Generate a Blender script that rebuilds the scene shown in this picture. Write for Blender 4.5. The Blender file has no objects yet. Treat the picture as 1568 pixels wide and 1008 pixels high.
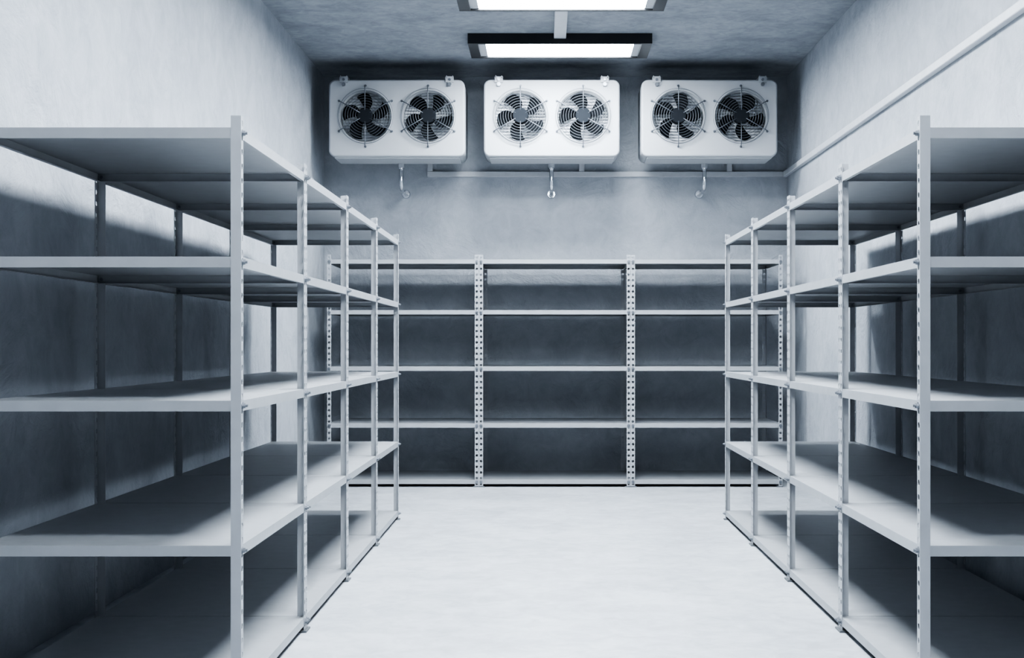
import bpy, bmesh, math, random
from mathutils import Vector, Matrix
random.seed(4)
scene = bpy.context.scene
scene.view_settings.view_transform = 'AgX'
scene.view_settings.look = 'AgX - High Contrast'
CAM_Z = 1.256
ROOM_L, ROOM_R, ROOM_F, ROOM_B = -2.11, 2.32, -1.6, 13.325
ROOM_H = CAM_Z + 2.565

# ---------------------------------------------------------------- materials
def new_mat(name):
    m = bpy.data.materials.new(name); m.use_nodes = True
    nt = m.node_tree
    return m, nt, nt.nodes['Principled BSDF']

def plaster(name, c1, c2, rough=0.75, bump=0.35, scale=1.0, spec=0.3, bdist=0.02, bscale=2.2, dist=0.7):
    m, nt, b = new_mat(name)
    N = nt.nodes; L = nt.links
    geo = N.new('ShaderNodeNewGeometry')
    n1 = N.new('ShaderNodeTexNoise'); n1.inputs['Scale'].default_value = 1.3*scale
    n1.inputs['Detail'].default_value = 8; n1.inputs['Roughness'].default_value = 0.62
    n1.inputs['Distortion'].default_value = 0.4
    n2 = N.new('ShaderNodeTexNoise'); n2.inputs['Scale'].default_value = 6*scale
    n2.inputs['Detail'].default_value = 10; n2.inputs['Roughness'].default_value = 0.68
    n2.inputs['Distortion'].default_value = 0.8
    for n in (n1, n2): L.new(geo.outputs['Position'], n.inputs['Vector'])
    mix = N.new('ShaderNodeMath'); mix.operation = 'ADD'
    h = N.new('ShaderNodeMath'); h.operation = 'MULTIPLY'; h.inputs[1].default_value = 0.5
    L.new(n1.outputs['Fac'], mix.inputs[0]); L.new(n2.outputs['Fac'], mix.inputs[1])
    L.new(mix.outputs[0], h.inputs[0])
    r = N.new('ShaderNodeValToRGB')
    r.color_ramp.elements[0].position = 0.38; r.color_ramp.elements[0].color = (*c1, 1)
    r.color_ramp.elements[1].position = 0.60; r.color_ramp.elements[1].color = (*c2, 1)
    L.new(h.outputs[0], r.inputs[0]); L.new(r.outputs[0], b.inputs['Base Color'])
    n3 = N.new('ShaderNodeTexNoise'); n3.inputs['Scale'].default_value = bscale
    n3.inputs['Detail'].default_value = 12; n3.inputs['Roughness'].default_value = 0.6
    n3.inputs['Distortion'].default_value = dist
    L.new(geo.outputs['Position'], n3.inputs['Vector'])
    bp = N.new('ShaderNodeBump'); bp.inputs['Strength'].default_value = bump
    bp.inputs['Distance'].default_value = bdist
    L.new(n3.outputs['Fac'], bp.inputs['Height']); L.new(bp.outputs[0], b.inputs['Normal'])
    b.inputs['Roughness'].default_value = rough
    b.inputs['Specular IOR Level'].default_value = spec
    return m

M_wall = plaster('wall_plaster', (0.34,0.362,0.395), (0.435,0.457,0.49), bump=0.9, bdist=0.04, bscale=3.2, dist=0.5)
M_ceil = plaster('ceiling_concrete', (0.22,0.236,0.26), (0.34,0.358,0.385), bump=0.4, scale=1.6, bscale=4)
M_floor = plaster('floor_concrete', (0.38,0.402,0.433), (0.54,0.562,0.592), rough=0.42, bump=0.15, spec=0.4, scale=1.3, bscale=4)

def paint(name, col, rough=0.4, metal=0.0, spec=0.5, var=0.04):
    m, nt, b = new_mat(name)
    N = nt.nodes; L = nt.links
    n = N.new('ShaderNodeTexNoise'); n.inputs['Scale'].default_value = 14; n.inputs['Detail'].default_value = 5
    geo = N.new('ShaderNodeNewGeometry'); L.new(geo.outputs['Position'], n.inputs['Vector'])
    r = N.new('ShaderNodeValToRGB')
    r.color_ramp.elements[0].position = 0.3; r.color_ramp.elements[1].position = 0.7
    r.color_ramp.elements[0].color = (*[c*(1-var) for c in col], 1)
    r.color_ramp.elements[1].color = (*[min(1, c*(1+var)) for c in col], 1)
    L.new(n.outputs['Fac'], r.inputs[0]); L.new(r.outputs[0], b.inputs['Base Color'])
    b.inputs['Roughness'].default_value = rough; b.inputs['Metallic'].default_value = metal
    b.inputs['Specular IOR Level'].default_value = spec
    return m
M_shelf = paint('shelf_grey_paint', (0.35,0.363,0.382), 0.45)
M_post  = paint('post_grey_paint', (0.38,0.393,0.415), 0.42)
M_bolt  = paint('zinc_bolt', (0.25,0.265,0.29), 0.4, 0.8)
M_foot  = paint('foot_plastic', (0.12,0.13,0.14), 0.5)
M_white = paint('white_enamel', (0.40,0.414,0.435), 0.6, spec=0.25, var=0.01)
M_coil  = paint('coil_aluminium', (0.60,0.62,0.65), 0.6, 0.0, spec=0.2)
M_blade = paint('fan_blade_black', (0.010,0.012,0.015), 0.7, spec=0.12)
M_hub   = paint('fan_hub_grey', (0.022,0.025,0.03), 0.8, spec=0.08)
M_wire  = paint('guard_wire_steel', (0.15,0.163,0.185), 0.45, 0.6)
M_chrome= paint('chrome_pipe', (0.62,0.64,0.67), 0.2, 1.0, var=0.01)
M_frame = paint('black_fixture_frame', (0.012,0.013,0.016), 0.4)
M_conduit = paint('conduit_white', (0.50,0.515,0.54), 0.45)
def emis(name, col, s):
    m, nt, b = new_mat(name)
    b.inputs['Base Color'].default_value = (0.8,0.8,0.8,1)
    b.inputs['Emission Color'].default_value = (*col,1)
    b.inputs['Emission Strength'].default_value = s
    return m
M_light = emis('led_panel', (0.88,0.945,1.0), 62)

# ---------------------------------------------------------------- mesh builder
class MB:
    def __init__(s, tf=None):
        s.v=[]; s.f=[]; s.m=[]; s.sm=[]; s.tf = tf or (lambda p: p)
    def add(s, vs, fs, mat=0, smooth=False):
        o=len(s.v); s.v += [tuple(s.tf(p)) for p in vs]
        for f in fs:
            s.f.append([i+o for i in f]); s.m.append(mat); s.sm.append(smooth)
    def box(s, a, b, mat=0):
        x0,y0,z0=a; x1,y1,z1=b
        s.add([(x0,y0,z0),(x1,y0,z0),(x1,y1,z0),(x0,y1,z0),(x0,y0,z1),(x1,y0,z1),(x1,y1,z1),(x0,y1,z1)],
              [(0,3,2,1),(4,5,6,7),(0,1,5,4),(1,2,6,5),(2,3,7,6),(3,0,4,7)], mat)
    def cyl(s, c, axis, r, h, n=24, mat=0, r2=None, smooth=True):
        axis=Vector(axis).normalized(); q=axis.to_track_quat('Z','Y'); c=Vector(c)
        r2 = r if r2 is None else r2
        P=[c+q@Vector((r*math.cos(2*math.pi*i/n), r*math.sin(2*math.pi*i/n),0)) for i in range(n)]
        Q=[c+q@Vector((r2*math.cos(2*math.pi*i/n), r2*math.sin(2*math.pi*i/n),h)) for i in range(n)]
        s.add(P+Q, [(i,(i+1)%n,n+(i+1)%n,n+i) for i in range(n)], mat, smooth)
        s.add(P, [tuple(reversed(range(n)))], mat); s.add(Q, [tuple(range(n))], mat)
    def tube(s, pts, r, n=8, closed=False, mat=0):
        pts=[Vector(p) for p in pts]; k=len(pts); vs=[]
        up=None
        for i,p in enumerate(pts):
            if closed: t=(pts[(i+1)%k]-pts[i-1]).normalized()
            else: t=(pts[min(i+1,k-1)]-pts[max(i-1,0)]).normalized()
            if up is None:
                up = Vector((0,1,0)) if abs(t.y)<0.9 else Vector((1,0,0))
            a=(up-t*up.dot(t)).normalized(); up=a; b=t.cross(a)
            for j in range(n):
                w=2*math.pi*j/n; vs.append(p+(a*math.cos(w)+b*math.sin(w))*r)
        fs=[]
        for i in range(k if closed else k-1):
            for j in range(n):
                fs.append((i*n+j, i*n+(j+1)%n, ((i+1)%k)*n+(j+1)%n, ((i+1)%k)*n+j))
        if not closed:
            fs.append(tuple(reversed(range(n)))); fs.append(tuple((k-1)*n+j for j in range(n)))
        s.add(vs, fs, mat, True)
    def holed(s, org, U, V, Nn, w, h, t, pitch, rad, mat=0, v0=0.0):
        org=Vector(org);U=Vector(U);V=Vector(V);Nn=Vector(Nn)
        n=int(round(h/pitch)); ph=h/n
        for k in range(n):
            cv=(k+0.5)*ph; cu=w/2
            outer=[(w,cv),(w,(k+1)*ph),(cu,(k+1)*ph),(0,(k+1)*ph),(0,cv),(0,k*ph),(cu,k*ph),(w,k*ph)]
            inner=[(cu+rad*math.cos(i*math.pi/4), cv+rad*math.sin(i*math.pi/4)) for i in range(8)]
            vs=[org+U*a+V*b for a,b in outer+inner]+[org+U*a+V*b+Nn*t for a,b in outer+inner]
            fs=[]
            for i in range(8):
                j=(i+1)%8
                fs += [(i,j,8+j,8+i),(16+i,24+i,24+j,16+j),(8+i,8+j,24+j,24+i)]
            fs += [(0,1,17,16),(7,0,16,23),(3,4,20,19),(4,5,21,20)]
            if k==0: fs += [(5,6,22,21),(6,7,23,22)]
            if k==n-1: fs += [(1,2,18,17),(2,3,19,18)]
            s.add(vs, fs, mat)
    def obj(s, name, mats, parent=None, bevel=0, recalc=True):
        me=bpy.data.meshes.new(name); me.from_pydata(s.v,[],s.f)
        for m in mats: me.materials.append(m)
        me.polygons.foreach_set('material_index', s.m); me.polygons.foreach_set('use_smooth', s.sm)
        if recalc:
            bm=bmesh.new(); bm.from_mesh(me); bmesh.ops.recalc_face_normals(bm, faces=bm.faces); bm.to_mesh(me); bm.free()
        ob=bpy.data.objects.new(name, me); scene.collection.objects.link(ob)
        if parent: ob.parent=parent
        if bevel:
            mod=ob.modifiers.new('bevel','BEVEL'); mod.width=bevel; mod.segments=3; mod.limit_method='ANGLE'
        return ob

# ---------------------------------------------------------------- room shell
def shell(name, a, b, mat):
    m=MB(); m.box(a,b); return m.obj(name,[mat])
T=0.15
shell('floor', (ROOM_L-T,ROOM_F-T,-T),(ROOM_R+T,ROOM_B+T,0), M_floor)
shell('ceiling', (ROOM_L-T,ROOM_F-T,ROOM_H),(ROOM_R+T,ROOM_B+T,ROOM_H+T), M_ceil)
shell('wall_left', (ROOM_L-T,ROOM_F-T,0),(ROOM_L,ROOM_B+T,ROOM_H), M_wall)
shell('wall_right', (ROOM_R,ROOM_F-T,0),(ROOM_R+T,ROOM_B+T,ROOM_H), M_wall)
shell('wall_back', (ROOM_L,ROOM_B,0),(ROOM_R,ROOM_B+T,ROOM_H), M_wall)
shell('wall_front', (ROOM_L,ROOM_F-T,0),(ROOM_R,ROOM_F,ROOM_H), M_wall)

# ---------------------------------------------------------------- shelving
LEVELS=[CAM_Z+.752, CAM_Z+.305, CAM_Z-.194, CAM_Z-.696, CAM_Z-1.193]
POST_H=CAM_Z+.793
LIP=.037
def rack(name, tf, nb, bay, depth):
    m=MB(tf)
    t=.0025; w=.036
    for b in range(nb):
        x0=b*bay+.0008; x1=(b+1)*bay-.0008
        for (cx,sx) in ((x0,1),(x1,-1)):
            for (cy,sy) in ((0,1),(depth,-1)):
                m.holed((cx,cy,0.004),(sx,0,0),(0,0,1),(0,sy,0),w,POST_H-.004,t,.0500,.0115,1)
                xa,xb=sorted((cx,cx+sx*t)); ya,yb=sorted((cy+sy*t,cy+sy*w))
                m.box((xa,ya,.004),(xb,yb,POST_H),1)
                xa,xb=sorted((cx,cx+sx*.05)); ya,yb=sorted((cy-sy*.012,cy+sy*.048))
                m.box((xa,ya,0),(xb,yb,.008),3)
                xa,xb=sorted((cx+sx*t,cx+sx*.03)); ya,yb=sorted((cy+sy*t,cy+sy*.03))
                m.box((xa,ya,0),(xb,yb,.02),3)
        ex0,ex1=x0+t,x1-t; ey0,ey1=t,depth-t
        for z in LEVELS:
            m.box((ex0,ey0,z-.002),(ex1,ey1,z),0)
            zb=z-LIP
            m.box((ex0,ey0,zb),(ex1,ey0+.002,z-.002),0); m.box((ex0,ey1-.002,zb),(ex1,ey1,z-.002),0)
            m.box((ex0,ey0+.002,zb),(ex0+.002,ey1-.002,z-.002),0); m.box((ex1-.002,ey0+.002,zb),(ex1,ey1-.002,z-.002),0)
            m.box((ex0+.002,ey0+.002,zb),(ex1-.002,ey0+.016,zb+.002),0)
            m.box((ex0+.002,ey1-.016,zb),(ex1-.002,ey1-.002,zb+.002),0)
            m.box((ex0+.002,ey0+.016,zb),(ex0+.016,ey1-.016,zb+.002),0)
            m.box((ex1-.016,ey0+.016,zb),(ex1-.002,ey1-.016,zb+.002),0)
            for (cx,sx) in ((x0,1),(x1,-1)):
                for (cy,sy) in ((0,1),(depth,-1)):
                    bx=cx+sx*w/2
                    m.cyl((bx,cy,z-.018),(0,-sy,0),.0135,.0025,16,2)
                    m.cyl((bx,cy-sy*.0025,z-.018),(0,-sy,0),.0095,.009,6,2,smooth=False)
                    m.cyl((bx,cy-sy*.0115,z-.018),(0,-sy,0),.005,.007,10,2)
                    m.cyl((cx+sx*.0045,cy+sy*w*.6,z-.018),(sx,0,0),.008,.006,6,2,smooth=False)
    return m.obj(name,[M_shelf,M_post,M_bolt,M_foot])
Y0=4.81; D=1.3
rack('metal_shelving_rack', lambda p:(-1.05-p[1], Y0+p[0], p[2]), 4, D, .915)
rack('metal_shelving_rack', lambda p:(1.298+p[1], Y0+p[0], p[2]), 4, D, .935)
rack('metal_shelving_rack', lambda p:(-1.92+p[0], 12.27+p[1], p[2]), 3, 1.34, .915)

# ---------------------------------------------------------------- evaporator units
FY=12.48; UW=1.22; UZ0=CAM_Z+1.687; UZ1=CAM_Z+2.379; UD=.44; FR=.232
def rrect(w,h,r,n=8):
    pts=[]
    for cx,cz,a0 in ((w/2-r,h/2-r,0),(-w/2+r,h/2-r,90),(-w/2+r,-h/2+r,180),(w/2-r,-h/2+r,270)):
        for i in range(n+1):
            a=math.radians(a0+90*i/n); pts.append((cx+r*math.cos(a),cz+r*math.sin(a)))
    return pts
def evaporator(cx, rots):
    e=bpy.data.objects.new('evaporator_fan_unit',None); scene.collection.objects.link(e)
    e.location=(cx,FY,UZ0); e.empty_display_size=.2
    H=UZ1-UZ0; fz=H*.525
    m=MB(); pr=rrect(UW,H,.06); n=len(pr)
    prof=[(-.016,0),(-.005,.004),(0,.016),(0,UD)]
    vs=[]
    for ins,y in prof:
        for (x,z) in rrect(UW+2*ins,H+2*ins,.06+ins if .06+ins>0 else .01): vs.append((x,y,z+H/2))
    k=len(prof)
    fs=[(i*n+j,i*n+(j+1)%n,(i+1)*n+(j+1)%n,(i+1)*n+j) for i in range(k-1) for j in range(n)]
    m.add(vs,fs,0,True)
    m.add(vs[:n],[tuple(range(n))],0); m.add(vs[-n:],[tuple(range(n))],0)
    ob=m.obj('housing',[M_white])
    bm=bmesh.new(); bm.from_mesh(ob.data); bmesh.ops.remove_doubles(bm,verts=bm.verts,dist=1e-5)
    bmesh.ops.recalc_face_normals(bm,faces=bm.faces); bm.to_mesh(ob.data); bm.free()
    for sx in (-.281,.281):
        c=MB(); c.cyl((sx,-.1,fz),(0,1,0),FR,.1+.15,64); co=c.obj('cut',[M_white])
        bm=bmesh.new(); bm.from_mesh(co.data); bmesh.ops.remove_doubles(bm,verts=bm.verts,dist=1e-5)
        bmesh.ops.recalc_face_normals(bm,faces=bm.faces); bm.to_mesh(co.data); bm.free()
        md=ob.modifiers.new('b','BOOLEAN'); md.object=co; md.operation='DIFFERENCE'; md.solver='EXACT'
        bpy.context.view_layer.objects.active=ob
        bpy.ops.object.modifier_apply(modifier=md.name)
        bpy.data.objects.remove(co)
    ob.parent=e
    m=MB(); m.box((-UW/2+.05,.03,-.012),(UW/2-.05,UD-.03,.002)); m.cyl((0,.40*1,-.05),(0,0,1),.028,.04,20)
    m.obj('drip_tray',[M_white],e)
    m=MB()
    for sx in (-.281,.281):
        for i in range(-8,9):
            z=i*.027; hw=math.sqrt(max(0,(FR-.004)**2-z*z))
            if hw>.03: m.box((sx-hw,.132,fz+z-.009),(sx+hw,.149,fz+z+.009))
    m.obj('coil_fins',[M_coil],e)
    m=MB()
    for sx in (-.281,.281):
        for rr in (FR+.004,):
            m.tube([(sx+rr*math.cos(a),-.001,fz+rr*math.sin(a)) for a in [2*math.pi*i/72 for i in range(72)]],.006,8,True)
    m.obj('fan_rims',[M_white],e)
    m=MB()
    for sx in (-.281,.281):
        for i in range(8):
            rr=.085+i*(.248-.085)/7
            y=-.035 if i<6 else (-.031 if i==6 else -.022)
            m.tube([(sx+rr*math.cos(a),y,fz+rr*math.sin(a)) for a in [2*math.pi*j/64 for j in range(64)]],.0021,6,True)
        for j in range(6):
            a=math.radians(90+60*j); c,s_=math.cos(a),math.sin(a)
            pts=[(sx+c*r,y,fz+s_*r) for r,y in ((.05,-.039),(.15,-.039),(.235,-.037),(.262,-.028),(.272,-.012),(.273,.003))]
            m.tube(pts,.0042,8)
            m.cyl((sx+c*.273,.001,fz+s_*.273),(0,-1,0),.011,.006,12)
    m.obj('fan_guards',[M_wire],e)
    for sx,rot in zip((-.281,.281),rots):
        m=MB()
        m.cyl((sx,-.028,fz),(0,-1,0),.072,.014,40,1,r2=.064)
        m.cyl((sx,-.028,fz),(0,1,0),.062,.11,40,1)
        m.cyl((sx,.08,fz),(0,1,0),.035,.06,24,1)
        for b in range(5):
            base=math.radians(rot+72*b); NR,NA=8,8; P=[];Q=[]
            for i in range(NR+1):
                u=i/NR; r=.058+u*(.214-.058)
                half=math.radians(15+7*math.sin(math.pi*min(1,u*1.05)**.8)+3*u)
                sweep=math.radians(18)*u*u
                for j in range(NA+1):
                    v=j/NA*2-1
                    a=base+sweep+half*v
                    rr=r-(.014*u*v*v)
                    y=.035+ (0.032*v) + .008*(1-v*v)
                    P.append((sx+rr*math.cos(a),y,fz+rr*math.sin(a))); Q.append((sx+rr*math.cos(a),y+.003,fz+rr*math.sin(a)))
            n=NA+1; fs=[]; o=len(P)
            for i in range(NR):
                for j in range(NA):
                    fs.append((i*n+j,i*n+j+1,(i+1)*n+j+1,(i+1)*n+j)); fs.append((o+i*n+j,o+(i+1)*n+j,o+(i+1)*n+j+1,o+i*n+j+1))
            ring=[j for j in range(n)]+[i*n+NA for i in range(1,NR+1)]+[NR*n+j for j in range(NA-1,-1,-1)]+[i*n for i in range(NR-1,0,-1)]
            for q in range(len(ring)):
                a_,b_=ring[q],ring[(q+1)%len(ring)]; fs.append((a_,b_,o+b_,o+a_))
            m.add(P+Q,fs,0,True)
        m.obj('fan_rotor',[M_blade,M_hub],e)
    m=MB()
    back=ROOM_B-FY
    for sx in (-UW/2+.135,UW/2-.135):
        m.box((sx-.030,-.012,H),(sx+.030,back,H+.008)); 
        m.box((sx-.036,-.014,H-.028),(sx+.036,.0,H+.026))
        m.box((sx-.030,-.014,H+.008),(sx-.024,back,H+.034)); m.box((sx+.024,-.014,H+.008),(sx+.030,back,H+.034))
        m.box((sx-.05,back-.01,H-.08),(sx+.05,back,H+.06))
        m.box((sx-.014,-.012,H-.062),(sx+.014,.0,H-.028))
        m.cyl((sx,-.012,H-.045),(0,-1,0),.017,.014,20,1)
        m.cyl((sx,-.014,H-.002),(0,-1,0),.013,.012,6,1,smooth=False)
    m.obj('hanger_brackets',[M_white,M_bolt],e)
    m=MB(); py=.40; zt=-.012; zb=(CAM_Z+1.44)-UZ0; R=.07
    pts=[(0,py,zt),(0,py,zb+R)]
    for i in range(1,11):
        a=math.pi/2*i/10; pts.append((0,py+R-R*math.cos(a),zb+R-R*math.sin(a)))
    pts.append((0,back,zb))
    m.tube(pts,.019,16)
    m.cyl((0,py,zt-.05),(0,0,1),.027,.045,20)
    m.cyl((0,back,zb),(0,-1,0),.042,.012,28,r2=.036)
    m.cyl((0,back-.012,zb),(0,-1,0),.027,.03,24)
    m.obj('drain_pipe',[M_chrome],e)
    return e
evaporator(-1.327,(8,44)); evaporator(.064,(30,18)); evaporator(1.479,(-4,50))

# ---------------------------------------------------------------- conduit
m=MB(); s=.052; cz=CAM_Z+1.63; yb=ROOM_B
m.box((-1.122,yb-.04,cz-s/2),(ROOM_R,yb,cz+s/2))
for x in (-1.096,.355,1.768):
    m.box((x-s/2,yb-.04,cz+s/2),(x+s/2,yb,UZ0+.25))
m.box((ROOM_R-.042,ROOM_F,cz-s/2),(ROOM_R,yb-.04,cz+s/2))
m.obj('wall_conduit',[M_conduit],bevel=.006)

# ---------------------------------------------------------------- ceiling lights
LX=.126; LW=1.52; LD=.60
ys=[8.81*D - i*1.31*D for i in range(6)]
for i,y in enumerate(ys):
    e=bpy.data.objects.new('ceiling_light_panel',None); scene.collection.objects.link(e)
    e.location=(LX,y,ROOM_H)
    m=MB(); zb=-.085; fx=.085; fy=.035
    m.box((-LW/2,0,zb),(LW/2,fy,0)); m.box((-LW/2,LD-fy,zb),(LW/2,LD,0))
    m.box((-LW/2,fy,zb),(-LW/2+fx,LD-fy,0)); m.box((LW/2-fx,fy,zb),(LW/2,LD-fy,0))
    m.box((-LW/2+fx,fy,-.02),(LW/2-fx,LD-fy,0))
    m.obj('frame',[M_frame],e,bevel=.002)
    m=MB()
    m.box((-LW/2+fx,fy,zb+.012),(-LW/2+fx+.06,LD-fy,-.02)); m.box((LW/2-fx-.06,fy,zb+.012),(LW/2-fx,LD-fy,-.02))
    m.obj('end_caps',[M_conduit],e)
    m=MB(); m.box((-LW/2+fx+.06,fy,zb+.014),(LW/2-fx-.06,LD-fy,-.02)); m.obj('led_diffuser',[M_light],e)
m=MB()
for a,b in zip(ys[1:],ys[:-1]):
    m.box((LX-.05,a+LD,ROOM_H-.045),(LX+.05,b,ROOM_H))
m.obj('ceiling_cable_trunking',[M_conduit],bevel=.004)

# ---------------------------------------------------------------- world, camera
w=bpy.data.worlds.new('World'); scene.world=w; w.use_nodes=True
w.node_tree.nodes['Background'].inputs[0].default_value=(0.02,0.025,0.03,1)
cam=bpy.data.cameras.new('camera'); co=bpy.data.objects.new('camera',cam); scene.collection.objects.link(co)
co.location=(0,0,CAM_Z); co.rotation_euler=(math.radians(90),0,0)
cam.sensor_width=36; cam.lens=2130/1568*36
cam.shift_x=-50/1568; cam.shift_y=24/1568
cam.clip_start=.05; cam.clip_end=100
scene.camera=co
